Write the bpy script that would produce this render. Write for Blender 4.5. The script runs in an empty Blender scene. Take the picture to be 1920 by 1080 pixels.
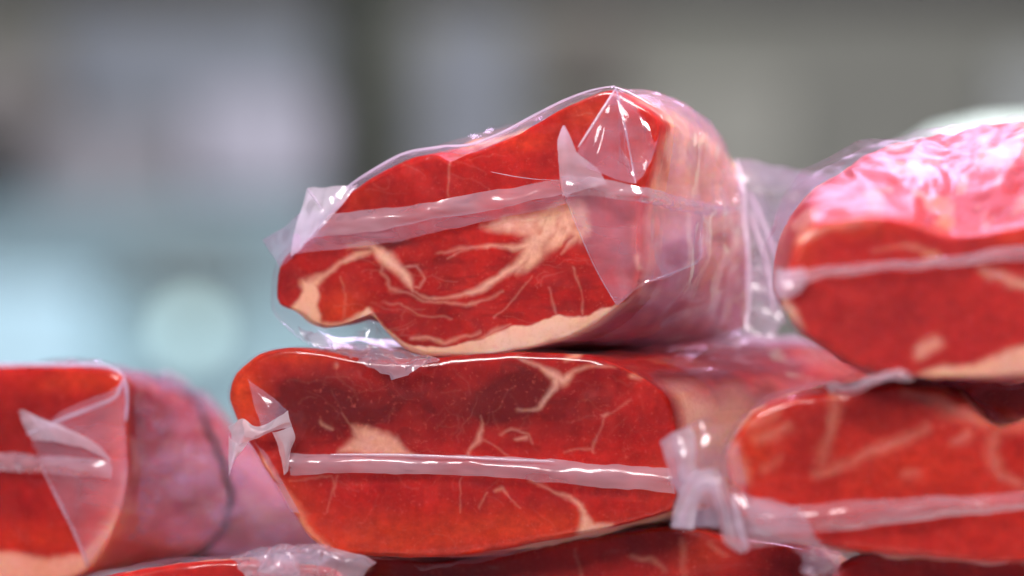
import bpy, math
import numpy as np
from mathutils import Vector

# ------------------------------------------------------------------ camera, world, lights, exposure
sc = bpy.context.scene
C = sc.collection
D = 1.25                 # metres from the camera to the cut faces
KPX = 0.5625 / 1920      # metres per photograph pixel at that distance
H = 0.25                 # camera height above the counter top

cd = bpy.data.cameras.new('camera'); cam = bpy.data.objects.new('camera', cd); C.objects.link(cam)
cam.location = (0, -D, H); cam.rotation_euler = (math.pi / 2, 0, 0)
cd.lens = 80; cd.sensor_width = 36; cd.clip_start = 0.05; cd.clip_end = 100
cd.dof.use_dof = True; cd.dof.focus_distance = D - 0.012; cd.dof.aperture_fstop = 1.4
sc.camera = cam

wo = bpy.data.worlds.new('World'); sc.world = wo; wo.use_nodes = True
bg = wo.node_tree.nodes['Background']
bg.inputs[0].default_value = (0.78, 0.70, 1.0, 1); bg.inputs[1].default_value = 0.17

def area(name, loc, target, sx, sy, power, col):
    l = bpy.data.lights.new(name, 'AREA'); l.shape = 'RECTANGLE'; l.size = sx; l.size_y = sy
    l.energy = power; l.color = col
    o = bpy.data.objects.new(name, l); C.objects.link(o); o.location = loc
    o.rotation_euler = (Vector(target) - Vector(loc)).to_track_quat('-Z', 'Y').to_euler()
    return o
area('stall_lamp', (0.30, 0.80, 1.35), (0.05, 0.05, 0.2), 0.7, 0.3, 19, (0.88, 0.64, 1.0))
area('side_softbox', (1.5, -0.15, 1.35), (0.1, 0.1, 0.2), 0.8, 0.6, 32, (1.0, 0.89, 0.88))  # unseen softbox added on the right to brighten the sides and their film
area('aisle_lamp', (-0.45, -1.55, 1.35), (0.0, 0.0, 0.2), 0.8, 0.5, 44, (1.0, 0.95, 0.92))
area('hall_lamp', (0.3, 2.6, 3.4), (0.0, 11.5, 0.3), 2.0, 1.2, 800, (0.96, 0.98, 0.98))

sc.view_settings.view_transform = 'Standard'; sc.view_settings.look = 'None'
sc.view_settings.exposure = 0.0; sc.view_settings.gamma = 1.0
sc.view_settings.use_curve_mapping = False
sc.render.engine = 'CYCLES'
sc.cycles.use_denoising = True
sc.cycles.max_bounces = 5; sc.cycles.diffuse_bounces = 3; sc.cycles.glossy_bounces = 3; sc.cycles.transparent_max_bounces = 16
sc.cycles.sample_clamp_indirect = 6.0
sc.cycles.use_adaptive_sampling = True; sc.cycles.adaptive_threshold = 0.06; sc.cycles.use_light_tree = False

# ------------------------------------------------------------------ helpers
def W(px, py, y):
    s = (D + y) / D * KPX
    return np.array([(px - 960) * s, y, H + (540 - py) * s])

def hash3(i, j, k, seed):
    n = (i.astype(np.int64) * 374761393 + j.astype(np.int64) * 668265263 + k.astype(np.int64) * 2147483647 + seed * 1274126177) & 0x7fffffff
    n = ((n ^ (n >> 13)) * 1274126177) & 0x7fffffff
    n = ((n ^ (n >> 15)) * 1103515245 + 12345) & 0x7fffffff
    return ((n >> 7) & 0xffff) / 65535.0

def noise(x, y, z=0.0, seed=0):
    x, y, z = np.broadcast_arrays(np.asarray(x, float), np.asarray(y, float), np.asarray(z, float))
    i, j, k = np.floor(x), np.floor(y), np.floor(z)
    fx, fy, fz = x - i, y - j, z - k
    fx = fx * fx * (3 - 2 * fx); fy = fy * fy * (3 - 2 * fy); fz = fz * fz * (3 - 2 * fz)
    i, j, k = i.astype(np.int64), j.astype(np.int64), k.astype(np.int64)
    r = 0
    for a in (0, 1):
        for b in (0, 1):
            for c in (0, 1):
                w = (fx if a else 1 - fx) * (fy if b else 1 - fy) * (fz if c else 1 - fz)
                r = r + w * hash3(i + a, j + b, k + c, seed)
    return r * 2 - 1

def fbm(x, y, z=0.0, seed=0, o=3):
    r = 0; a = 1.0; f = 1.0
    for q in range(o):
        r = r + a * noise(np.asarray(x) * f, np.asarray(y) * f, np.asarray(z) * f, seed + q * 17)
        a *= 0.5; f *= 2.03
    return r

def sstep(a, b, x):
    t = np.clip((x - a) / (b - a), 0, 1); return t * t * (3 - 2 * t)

# ------------------------------------------------------------------ materials
def newmat(name):
    m = bpy.data.materials.new(name); m.use_nodes = True
    nt = m.node_tree; nt.nodes.clear()
    out = nt.nodes.new('ShaderNodeOutputMaterial')
    return m, nt, out
def N(nt, t, **kw):
    n = nt.nodes.new(t)
    for k, v in kw.items(): setattr(n, k, v)
    return n
def mixc(nt, fac, a, b):
    n = N(nt, 'ShaderNodeMix', data_type='RGBA')
    for s, v in ((0, fac), (6, a), (7, b)):
        if isinstance(v, bpy.types.NodeSocket): nt.links.new(v, n.inputs[s])
        else: n.inputs[s].default_value = v
    return n.outputs[2]
def math_(nt, op, a, b=None, clamp=False):
    n = N(nt, 'ShaderNodeMath', operation=op); n.use_clamp = clamp
    for s, v in ((0, a), (1, b)):
        if v is None: continue
        if isinstance(v, bpy.types.NodeSocket): nt.links.new(v, n.inputs[s])
        else: n.inputs[s].default_value = v
    return n.outputs[0]
def noise_tex(nt, scale, detail=3, vec_scale=None, rough=0.55):
    tc = N(nt, 'ShaderNodeTexCoord')
    v = tc.outputs['Object']
    if vec_scale:
        mp = N(nt, 'ShaderNodeMapping'); mp.inputs['Scale'].default_value = vec_scale
        nt.links.new(v, mp.inputs[0]); v = mp.outputs[0]
    n = N(nt, 'ShaderNodeTexNoise'); n.inputs['Scale'].default_value = scale
    n.inputs['Detail'].default_value = detail; n.inputs['Roughness'].default_value = rough
    nt.links.new(v, n.inputs['Vector'])
    return n.outputs['Fac']
def ramp(nt, fac, lo, hi):
    n = N(nt, 'ShaderNodeMapRange'); n.inputs['From Min'].default_value = lo; n.inputs['From Max'].default_value = hi
    nt.links.new(fac, n.inputs['Value']); return n.outputs['Result']

def meat_material(name, lean=(0.68, 0.018, 0.011, 1), lean2=(0.34, 0.008, 0.009, 1)):
    m, nt, out = newmat(name)
    at = N(nt, 'ShaderNodeAttribute', attribute_name='pattern')
    sp = N(nt, 'ShaderNodeSeparateColor'); nt.links.new(at.outputs['Color'], sp.inputs[0])
    fat, dark, orange = sp.outputs[0], sp.outputs[1], sp.outputs[2]
    n1 = N(nt, 'ShaderNodeAttribute', attribute_name='mottle').outputs['Fac']
    n2 = noise_tex(nt, 420, 2)
    st = ramp(nt, noise_tex(nt, 46, 4, (2.4, 1, 0.7), 0.65), 0.35, 0.68)
    col = mixc(nt, n1, lean, lean2)
    col = mixc(nt, math_(nt, 'MULTIPLY', st, 0.38), col, (0.66, 0.040, 0.024, 1))
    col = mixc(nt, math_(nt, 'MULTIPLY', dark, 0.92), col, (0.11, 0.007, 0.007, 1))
    col = mixc(nt, orange, col, (0.80, 0.080, 0.014, 1))  # orange lean, plus the rim glow of light through the meat, put into colour
    g3 = ramp(nt, noise_tex(nt, 150, 5, (1, 1, 1.2), 0.7), 0.32, 0.68)
    col = mixc(nt, math_(nt, 'MULTIPLY', g3, 0.48), col, (0.20, 0.006, 0.006, 1))
    fl = ramp(nt, n2, 0.60, 0.78)                       # fine connective flecks
    col = mixc(nt, math_(nt, 'MULTIPLY', fl, 0.34), col, (0.70, 0.13, 0.09, 1))
    fatn = mixc(nt, n1, (0.87, 0.52, 0.40, 1), (0.84, 0.45, 0.30, 1))
    fm = math_(nt, 'ADD', fat, math_(nt, 'MULTIPLY', math_(nt, 'SUBTRACT', n2, 0.5), math_(nt, 'MULTIPLY', fat, 0.5)), True)
    col = mixc(nt, fm, col, fatn)
    rindn = mixc(nt, n1, (0.46, 0.13, 0.17, 1), (0.60, 0.24, 0.24, 1))
    col = mixc(nt, at.outputs['Alpha'], col, rindn)
    bs = N(nt, 'ShaderNodeBsdfPrincipled')
    nt.links.new(col, bs.inputs['Base Color'])
    bs.inputs['Roughness'].default_value = 0.5
    bs.inputs['Specular IOR Level'].default_value = 0.1
    bs.inputs['Subsurface Weight'].default_value = 0.75
    bs.inputs['Subsurface Radius'].default_value = (1.0, 0.24, 0.06)
    bs.inputs['Subsurface Scale'].default_value = 0.014
    nt.links.new(bs.outputs[0], out.inputs[0])
    return m

def film_material(name, haze, tint=(0.90, 0.74, 0.88, 1), gloss_rough=0.10, wr=0.0, grain=0.0, edge_haze=0.30, gloss=1.2, cap=0.30):
    m, nt, out = newmat(name)
    nrm = None
    if wr:
        bp = N(nt, 'ShaderNodeBump'); bp.inputs['Strength'].default_value = wr; bp.inputs['Distance'].default_value = 0.003
        nt.links.new(noise_tex(nt, 70, 1, (1, 1, 1.5)), bp.inputs['Height']); nrm = bp.outputs[0]
    tr = N(nt, 'ShaderNodeBsdfTransparent'); tr.inputs[0].default_value = (0.995, 0.985, 0.995, 1)
    df = N(nt, 'ShaderNodeBsdfDiffuse'); df.inputs[0].default_value = tint
    tl = N(nt, 'ShaderNodeBsdfTranslucent'); tl.inputs[0].default_value = tint
    mk = N(nt, 'ShaderNodeMixShader'); mk.inputs[0].default_value = 0.55
    nt.links.new(df.outputs[0], mk.inputs[1]); nt.links.new(tl.outputs[0], mk.inputs[2])
    lw = N(nt, 'ShaderNodeLayerWeight'); lw.inputs['Blend'].default_value = 0.35
    f = math_(nt, 'MULTIPLY', math_(nt, 'POWER', lw.outputs['Facing'], 3.0), edge_haze)
    if grain:
        gr = ramp(nt, noise_tex(nt, 48, 2, (0.45, 1, 1.6)), 0.3, 0.7)
        f = math_(nt, 'ADD', f, math_(nt, 'MULTIPLY', math_(nt, 'SUBTRACT', gr, 0.5), grain))
    f = math_(nt, 'ADD', f, haze, True)
    b1 = N(nt, 'ShaderNodeMixShader'); nt.links.new(f, b1.inputs[0])
    nt.links.new(tr.outputs[0], b1.inputs[1]); nt.links.new(mk.outputs[0], b1.inputs[2])
    gl = N(nt, 'ShaderNodeBsdfGlossy'); gl.inputs['Roughness'].default_value = gloss_rough
    gl.inputs[0].default_value = (1, 0.97, 1, 1)
    fr = N(nt, 'ShaderNodeFresnel'); fr.inputs['IOR'].default_value = 1.45
    if nrm is not None:
        nt.links.new(nrm, gl.inputs['Normal']); nt.links.new(nrm, fr.inputs['Normal'])
    b2 = N(nt, 'ShaderNodeMixShader'); nt.links.new(math_(nt, 'MINIMUM', math_(nt, 'MULTIPLY', fr.outputs[0], gloss), cap), b2.inputs[0])
    nt.links.new(b1.outputs[0], b2.inputs[1]); nt.links.new(gl.outputs[0], b2.inputs[2])
    nt.links.new(b2.outputs[0], out.inputs[0])
    return m

def plain(name, col, rough=0.6, var=0.12, scale=6.0, spec=0.3):
    m, nt, out = newmat(name)
    bs = N(nt, 'ShaderNodeBsdfPrincipled'); bs.inputs['Roughness'].default_value = rough
    bs.inputs['Specular IOR Level'].default_value = spec
    n = ramp(nt, noise_tex(nt, scale, 4), 0.3, 0.7)
    lo = tuple(c * (1 - var) for c in col) + (1,); hi = tuple(min(1, c * (1 + var)) for c in col) + (1,)
    nt.links.new(mixc(nt, n, lo, hi), bs.inputs['Base Color']); nt.links.new(bs.outputs[0], out.inputs[0])
    return m

MEAT = meat_material('cured_meat')
MEAT_B = meat_material('cured_meat_bright', (0.70, 0.034, 0.018, 1), (0.52, 0.018, 0.012, 1))
FILM = film_material('clear_film', 0.005, gloss_rough=0.16, gloss=1.0, cap=0.085, edge_haze=0.08)
FILM_W = film_material('wrinkled_film', 0.03, gloss_rough=0.13, tint=(0.86, 0.66, 1.0, 1), edge_haze=0.03, cap=0.22)
FILM_P = film_material('clinging_film', 0.02, gloss_rough=0.24, tint=(0.86, 0.60, 1.0, 1), edge_haze=0.04, cap=0.03)
VEIL = film_material('draped_film', 0.13, grain=0.30, gloss_rough=0.13, tint=(0.84, 0.68, 1.0, 1), edge_haze=0.03, cap=0.22)
SEAM = film_material('sealed_film', 0.36, grain=0.28, gloss_rough=0.16, tint=(0.94, 0.83, 0.98, 1))
FLAP = film_material('folded_film', 0.25, gloss=0.8, grain=0.18, tint=(0.95, 0.72, 0.94, 1))
MILK = film_material('loose_film', 0.36, grain=0.24, tint=(0.92, 0.83, 1.0, 1))
WHITE = film_material('white_film', 0.76, grain=0.24, tint=(0.94, 0.91, 1.0, 1))
HAZY = film_material('milky_film', 0.54, grain=0.28, tint=(0.95, 0.86, 0.99, 1))
LILAC = film_material('creased_sheen_film', 0.22, grain=0.36, gloss_rough=0.12, tint=(0.90, 0.70, 1.0, 1), edge_haze=0.04, cap=0.25)  # lilac haze in the tint stands in for violet reflections on the film
CORD = plain('black_elastic', (0.012, 0.012, 0.016), 0.5)

# ------------------------------------------------------------------ mesh building
def link(name, verts, faces, mat, parent=None, smooth=True, pattern=None):
    me = bpy.data.meshes.new(name)
    me.from_pydata([tuple(v) for v in verts], [], faces)
    if smooth: me.polygons.foreach_set('use_smooth', [True] * len(me.polygons))
    if pattern is not None:
        a = me.color_attributes.new('pattern', 'FLOAT_COLOR', 'POINT')
        a.data.foreach_set('color', np.asarray(pattern, np.float32).ravel())
        V = np.asarray(verts); mo = 0.5 + 0.42 * fbm(V[:, 0] * 75, V[:, 1] * 75, V[:, 2] * 75, 777, 4) + 0.42 * fbm(V[:, 0] * 24, V[:, 1] * 24, V[:, 2] * 30, 779, 2)
        q = me.attributes.new('mottle', 'FLOAT', 'POINT'); q.data.foreach_set('value', np.clip(mo, 0, 1).astype(np.float32))
    me.materials.append(mat); me.update()
    o = bpy.data.objects.new(name, me); C.objects.link(o)
    if parent is not None:
        o.parent = parent; o.location = -Vector(parent.location)
    return o

def polar(pts, c, n, smooth=0):
    """closed outline (px) -> n points at even angles around c"""
    p = np.array(pts, float) - np.array(c, float)
    # densify
    d = []
    for i in range(len(p)):                         # smooth closed curve, kept tight at the corners
        a, b = p[i], p[(i + 1) % len(p)]; ta = 0.38 * (b - p[i - 1]); tb = 0.38 * (p[(i + 2) % len(p)] - a)
        for t in np.linspace(0, 1, 24, endpoint=False):
            d.append((2 * t ** 3 - 3 * t ** 2 + 1) * a + (t ** 3 - 2 * t ** 2 + t) * ta + (3 * t ** 2 - 2 * t ** 3) * b + (t ** 3 - t ** 2) * tb)
    d = np.array(d); ang = np.arctan2(d[:, 1], d[:, 0]) % (2 * math.pi); r = np.hypot(d[:, 0], d[:, 1])
    o = np.argsort(ang); ang = ang[o]; r = r[o]
    th = np.arange(n) * 2 * math.pi / n
    rr = np.interp(th, ang, r, period=2 * math.pi)
    for _ in range(smooth): rr = (np.roll(rr, 1) + 2 * rr + np.roll(rr, -1)) / 4
    return th, rr

def dist_strokes(X, Y, strokes, soft=2.5):
    m = np.zeros_like(X)
    for st in strokes:
        for (x0, y0, w0), (x1, y1, w1) in zip(st[:-1], st[1:]):
            pad = max(w0, w1) + 14
            sel = (X > min(x0, x1) - pad) & (X < max(x0, x1) + pad) & (Y > min(y0, y1) - pad) & (Y < max(y0, y1) + pad)
            if not sel.any(): continue
            x, y = X[sel], Y[sel]; dx, dy = x1 - x0, y1 - y0
            t = np.clip(((x - x0) * dx + (y - y0) * dy) / (dx * dx + dy * dy + 1e-9), 0, 1)
            d = np.hypot(x - x0 - t * dx, y - y0 - t * dy); w = (w0 + (w1 - w0) * t) / 2
            w = w * (0.9 + 0.25 * noise(x / 24.0, y / 24.0, 0, 91)); sf = soft * 1.5 + 0.8 * w
            m[sel] = np.maximum(m[sel], (1 - sstep(-sf, sf, d - w)) * np.clip(0.18 + w / 8.0, 0.2, 0.9))
    return m

def threads(seed, x0, x1, y0, y1, n, ln=60, flat=0.5):
    """fine wandering threads of connective tissue"""
    rg = np.random.default_rng(seed); out = []
    for _ in range(n):
        x, y = rg.uniform(x0, x1), rg.uniform(y0, y1); a = rg.uniform(0, 6.28); st = []
        w = rg.uniform(0.8, 2.4)
        for q in range(rg.integers(4, 9)):
            st.append((x, y, w * (1 - q * 0.08))); a += rg.normal(0, 0.5); x += math.cos(a) * ln / 5; y += math.sin(a) * ln / 5 * flat
        out.append(st)
    return out

def in_poly(X, Y, poly, soft=3.0):
    ins = np.zeros(X.shape, bool); dm = np.full(X.shape, 1e9)
    n = len(poly)
    for i in range(n):
        x0, y0 = poly[i]; x1, y1 = poly[(i + 1) % n]
        c = ((y0 > Y) != (y1 > Y)) & (X < (x1 - x0) * (Y - y0) / ((y1 - y0) or 1e-9) + x0); ins ^= c
        dx, dy = x1 - x0, y1 - y0
        t = np.clip(((X - x0) * dx + (Y - y0) * dy) / (dx * dx + dy * dy + 1e-9), 0, 1)
        dm = np.minimum(dm, np.hypot(X - x0 - t * dx, Y - y0 - t * dy))
    s = np.where(ins, dm, -dm)
    return sstep(-soft, soft, s)

def blob(X, Y, cx, cy, rx, ry, p=1.0):
    return p * np.exp(-(((X - cx) / rx) ** 2 + ((Y - cy) / ry) ** 2))

class Ham:
    """one piece of ham: a traced cut face in its own tilted plane, a body lofted back from it, and its bag"""
    def __init__(s, name, label, F, cF, R, cR, y0, L, yaw, pitch=0.0, group='packed hams', N_=360, M=80, mat=None,
                 pat=None, side=None, bulge=0.10, bevel=0.003, bag=True, bagF=None, bag_wr=1.0, seed=1, cap=0.05, bag_mat=None):
        s.ta, s.tp, s.y0 = math.tan(math.radians(yaw)), math.tan(math.radians(pitch)), y0
        s.o = W(cF[0], cF[1], y0)
        s.root = bpy.data.objects.new(name, None); C.objects.link(s.root)
        s.root.empty_display_size = 0.05
        bot = max(p[1] for p in F); b = s.P(cF[0], bot)
        s.root.location = Vector(b)
        s.root['label'] = label; s.root['category'] = 'ham'; s.root['group'] = group
        s.seed = seed; s.L = L
        s.meat = s.body('meat', F, cF, R, cR, N_, M, mat or MEAT, pat, side, bulge, bevel, cap)
        if bag: s.film = s.bag('film_bag', bagF or s.grow(F, cF, 5), cF, s.grow(R, cR, 7), cR, bulge, bag_wr, cap, bag_mat or FILM)
    def grow(s, P, c, d):
        r = []
        for x, y in P:
            l = math.hypot(x - c[0], y - c[1]); r.append((c[0] + (x - c[0]) * (l + d) / l, c[1] + (y - c[1]) * (l + d) / l))
        return r
    def P(s, px, py, lift=0.0):
        """photograph pixel -> point on this ham's face plane, brought lift metres nearer to the camera"""
        px, py = np.asarray(px, float), np.asarray(py, float)
        u = (px - 960) * KPX / D; v = (540 - py) * KPX / D
        oz = s.o[2] - H
        y = (s.y0 - s.ta * (u * D - s.o[0]) + s.tp * (v * D - oz)) / (1 + s.ta * u - s.tp * v) - lift
        return np.stack([u * (D + y), y, H + v * (D + y)], -1)
    @staticmethod
    def px(V):
        return 960 + V[:, 0] / (D + V[:, 1]) * D / KPX, 540 - (V[:, 2] - H) / (D + V[:, 1]) * D / KPX
    def rings(s, F, cF, R, cR, n, m, bulge, bevel, cap, ns, lift=0.0, smooth=1):
        th, rf = polar(F, cF, n, smooth); _, rr = polar(R, cR, n, 6)
        cs, sn = np.cos(th), np.sin(th)
        inset = bevel / KPX
        if lift == 0: rf = rf * (1 + 0.006 * fbm(cs * 9, sn * 9, 0.5, s.seed + 200, 3))
        rings = []; kind = []
        for i in range(1, m + 1):
            f = (i / m) ** 0.85
            r = f * (rf - inset); rings.append(s.P(cF[0] + r * cs, cF[1] + r * sn, lift)); kind.append((0, f))
        for a in np.linspace(0, math.pi / 2, 5)[1:]:
            r = rf - inset * (1 - math.sin(a)); rings.append(s.P(cF[0] + r * cs, cF[1] + r * sn, lift - bevel * (1 - math.cos(a)))); kind.append((1, 0.0))
        A = rings[-1]
        yR = s.y0 + s.L
        sR = (D + yR) / D * KPX
        B = np.stack([(cR[0] + rr * cs - 960) * sR, np.full(n, yR), H + (540 - cR[1] - rr * sn) * sR], -1)
        cA, cB = A.mean(0), B.mean(0)
        for i in range(1, ns + 1):
            t = i / ns; q = A * (1 - t) + B * t; c = cA * (1 - t) + cB * t
            q = c + (q - c) * (1 + bulge * math.sin(math.pi * t)); rings.append(q); kind.append((1, t))
        ax = (cB - cA) / np.linalg.norm(cB - cA)
        for a in np.linspace(0, math.pi / 2, 9)[1:-1]:
            rings.append(cB + (B - cB) * math.cos(a) + ax * cap * math.sin(a)); kind.append((1, 1.0))
        return th, rings, kind, s.P(cF[0], cF[1], lift), cB + ax * cap
    @staticmethod
    def ring_faces(n, k):
        faces = []
        for j in range(n): faces.append((0, 1 + (j + 1) % n, 1 + j))
        for i in range(k - 1):
            a = 1 + i * n; b = a + n
            for j in range(n):
                j2 = (j + 1) % n; faces.append((a + j, a + j2, b + j2, b + j))
        last = 1 + k * n; a = 1 + (k - 1) * n
        for j in range(n): faces.append((last, a + j, a + (j + 1) % n))
        return faces
    def body(s, name, F, cF, R, cR, n, m, mat, pat, side, bulge, bevel, cap):
        th, rings, kind, c0, c1 = s.rings(F, cF, R, cR, n, m, bulge, bevel, cap, 36)
        V = np.concatenate([[c0]] + rings + [[c1]])
        X, Y = s.px(V)
        k0 = np.concatenate([[0]] + [np.full(n, k[0]) for k in kind] + [[1]])
        tt = np.concatenate([[0]] + [np.full(n, k[1] if k[0] else 0) for k in kind] + [[1]])
        TH = np.concatenate([[0]] + [th for k in kind] + [[0]])
        # gentle unevenness of the cut and of the rind
        V[:, 1] += np.where(k0 == 0, 0.0012, 0.003) * fbm(V[:, 0] * 45, V[:, 2] * 45, V[:, 1] * 30, s.seed)
        V[:, 2] += np.where(k0 == 1, 0.002, 0.0) * np.minimum(1, tt * 8) * fbm(V[:, 0] * 60, V[:, 1] * 60, V[:, 2] * 60, s.seed + 5)
        wx = X + 5 * fbm(X / 40, Y / 40, 0, s.seed + 9); wy = Y + 5 * fbm(X / 40, Y / 40, 0, s.seed + 23)
        fat, dark, orange = pat(wx, wy, X, Y) if pat else (np.zeros_like(X),) * 3
        # rim of the cut: thin paler fat film that comes and goes
        rind = np.zeros_like(X)
        if side is not None:
            f2, d2, r2 = side(TH, tt, fbm(TH * 5, tt * 5, 0, s.seed + 3), X, Y)
            w = np.where(k0 == 1, sstep(0.0, 0.06, tt), 0)
            fat = fat * (1 - w) + f2 * w; dark = dark * (1 - w) + d2 * w; rind = r2 * w; orange = orange * (1 - w)
        pt = np.stack([np.clip(fat, 0, 1), np.clip(dark, 0, 1), np.clip(orange, 0, 1), np.clip(rind, 0, 1)], -1)
        return link(name, V, s.ring_faces(n, len(rings)), mat, s.root, pattern=pt)
    def bag(s, name, F, cF, R, cR, bulge, wr, cap, mat):
        n = 300
        th, rings, kind, c0, c1 = s.rings(F, cF, R, cR, n, 26, bulge + 0.03, 0.006, cap + 0.006, 44, 0.0022, 2)
        out = [[c0]]; s.bagr = []
        for q, (k, t) in zip(rings, kind):
            c = q.mean(0)
            if k == 0:
                e = 0.0010 * fbm(q[:, 0] * 45, q[:, 2] * 60, 3.3, s.seed + 40); q = q + np.stack([0 * e, -np.abs(e), 0 * e], -1)
            else:
                d = q - c; l = np.linalg.norm(d, axis=1, keepdims=True); nrm = d / (l + 1e-9)
                cx, sx = np.cos(th), np.sin(th)          # wrinkles run along the body and close round it
                w = fbm(cx * 2.2, sx * 2.2, t * 2.5, s.seed + 60, 3) + 0.9 * (0.5 - np.abs(noise(cx * 4.5 + t, sx * 4.5, t * 2.0, s.seed + 71))) + 0.45 * (0.5 - np.abs(noise(cx * 10, sx * 10 + 2 * t, t * 7.0, s.seed + 77)))
                q = q + nrm * (wr * 0.0026 * min(1, t * 3.5) * w)[:, None]
            out.append(q)
            if k == 1 and 0 < t: s.bagr.append(q)
        out.append([c1])
        return link(name, np.concatenate(out), s.ring_faces(n, len(rings)), mat, s.root)

def bag_patch(ham, name, d0, d1, t0, t1, amp, fth, ft, mat, seed=0, lift=0.002, nu=110, nv=70):
    """crinkled loose film lying on a stretch of the bag: angles d0..d1 (degrees, clockwise from the right), t0..t1 along the body"""
    R = np.array(ham.bagr[:44]); n = R.shape[1]; V = []
    for v in np.linspace(0, 1, nv):
        t = t0 + (t1 - t0) * v; i = t * 43; i0 = min(42, int(i)); f = i - i0
        ring = R[i0] * (1 - f) + R[i0 + 1] * f; c = ring.mean(0)
        a = np.linspace(d0, d1, nu); j = (a / 360 * n) % n; j0 = j.astype(int) % n; g = (j - np.floor(j))[:, None]
        p = ring[j0] * (1 - g) + ring[(j0 + 1) % n] * g; d = p - c; d /= np.linalg.norm(d, axis=1, keepdims=True)
        u = np.linspace(0, 1, nu)
        w = (0.5 - np.abs(noise(u * fth + 1.2 * v, v * ft + 0 * u, 0, seed))) + 0.5 * (0.5 - np.abs(noise(u * fth * 2.3, v * ft * 2.1 + 2 * u, 1, seed + 1))) + 0.5 * noise(u * fth * .5, v * ft * .5 + 0 * u, 2, seed + 2)
        e = np.minimum(1, np.minimum(u, 1 - u) * 8) * min(1, min(v, 1 - v) * 8)
        V.append(p + d * (lift * e - 0.001 * (1 - e) + amp * w * e)[:, None])
    V = np.concatenate(V)
    faces = [(i * nu + j, i * nu + j + 1, (i + 1) * nu + j + 1, (i + 1) * nu + j) for i in range(nv - 1) for j in range(nu - 1)]
    return link(name, V, faces, mat, ham.root)

def resample(a, m, axis, smooth):
    a = np.moveaxis(np.asarray(a, float), axis, 0); k = len(a)
    t = np.linspace(0, k - 1, m); i = np.minimum(t.astype(int), k - 2); f = (t - i).reshape((-1,) + (1,) * (a.ndim - 1))
    g = lambda j: a[np.clip(j, 0, k - 1)]
    if smooth and k > 2:
        p0, p1, p2, p3 = g(i - 1), g(i), g(i + 1), g(i + 2)
        r = 0.5 * (2 * p1 + (p2 - p0) * f + (2 * p0 - 5 * p1 + 4 * p2 - p3) * f ** 2 + (3 * p1 - p0 - 3 * p2 + p3) * f ** 3)
    else: r = g(i) * (1 - f) + g(i + 1) * f
    return np.moveaxis(r, 0, axis)

def sheet(ham, name, rows, mat, nu=48, nv=14, smooth=(True, True), wr=0.0014, freq=70, seed=0, pleat=None):
    """a loose piece of film: a grid of control points (px, py, lift) on a ham, bent and slightly crumpled"""
    g = np.array(rows, float)                                  # rows x cols x 3
    g = resample(g, nv, 0, smooth[0]); g = resample(g, nu, 1, smooth[1])
    V = ham.P(g[..., 0], g[..., 1], g[..., 2]).reshape(-1, 3)
    if wr:
        V[:, 1] += wr * fbm(V[:, 0] * freq, V[:, 2] * freq, V[:, 1] * freq, seed + 100)
        V[:, 2] += wr * 0.7 * fbm(V[:, 0] * freq, V[:, 2] * freq, V[:, 1] * freq, seed + 131)
        V[:, 0] += wr * 0.7 * fbm(V[:, 0] * freq, V[:, 2] * freq, V[:, 1] * freq, seed + 157)
    if pleat:
        n, amp = pleat; u = np.tile(np.linspace(0, 1, nu), nv); v = np.repeat(np.linspace(0, 1, nv), nu)
        V[:, 1] += amp * np.sin(u * n * 6.28 + 1.5 * noise(u * 4, v * 2, 0, seed)) * (0.3 + 0.7 * np.abs(noise(u * 6, v, 3, seed + 1)))
        V[:, 2] += amp * 0.5 * np.cos(u * n * 6.28)
    faces = [(i * nu + j, i * nu + j + 1, (i + 1) * nu + j + 1, (i + 1) * nu + j) for i in range(nv - 1) for j in range(nu - 1)]
    return link(name, V, faces, mat, ham.root)

def fold(ham, name, pts, r, mat, m=40, k=8, world=False):
    """a rolled edge or crease of film, or a cord"""
    g = resample(np.array(pts, float), m, 0, True)
    P = g if world else ham.P(g[:, 0], g[:, 1], g[:, 2])
    T = np.gradient(P, axis=0); T /= np.linalg.norm(T, axis=1, keepdims=True) + 1e-12
    up = np.array([0.13, -1, 0.21]); A = np.cross(T, up); A /= np.linalg.norm(A, axis=1, keepdims=True) + 1e-12; B = np.cross(T, A)
    V = []
    for i in range(m):
        e = i / (m - 1); rr = r * (1 if world else max(0.15, math.sin(math.pi * min(1, max(0, e * 0.9 + 0.05))) ** 0.5))
        for j in range(k):
            a = 2 * math.pi * j / k; V.append(P[i] + rr * (math.cos(a) * A[i] + 0.6 * math.sin(a) * B[i]))
    faces = [(i * k + j, i * k + (j + 1) % k, (i + 1) * k + (j + 1) % k, (i + 1) * k + j) for i in range(m - 1) for j in range(k)]
    faces += [tuple(range(k - 1, -1, -1)), tuple((m - 1) * k + j for j in range(k))]
    return link(name, V, faces, mat, ham.root)

def tag(o, label, cat, group=None):
    o['label'] = label; o['category'] = cat
    if group: o['group'] = group
    return o

def boxmesh(name, lo, hi, mat, bev=0.01, parent=None):
    import bmesh
    bm = bmesh.new(); bmesh.ops.create_cube(bm, size=1)
    for v in bm.verts:
        for i in range(3): v.co[i] = (lo[i] + hi[i]) / 2 + v.co[i] * (hi[i] - lo[i])
    bmesh.ops.bevel(bm, geom=bm.edges[:], offset=bev, segments=2, affect='EDGES')
    me = bpy.data.meshes.new(name); bm.to_mesh(me); bm.free(); me.materials.append(mat)
    o = bpy.data.objects.new(name, me); C.objects.link(o)
    if parent is not None: o.parent = parent; o.location = -Vector(parent.location)
    return o

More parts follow.
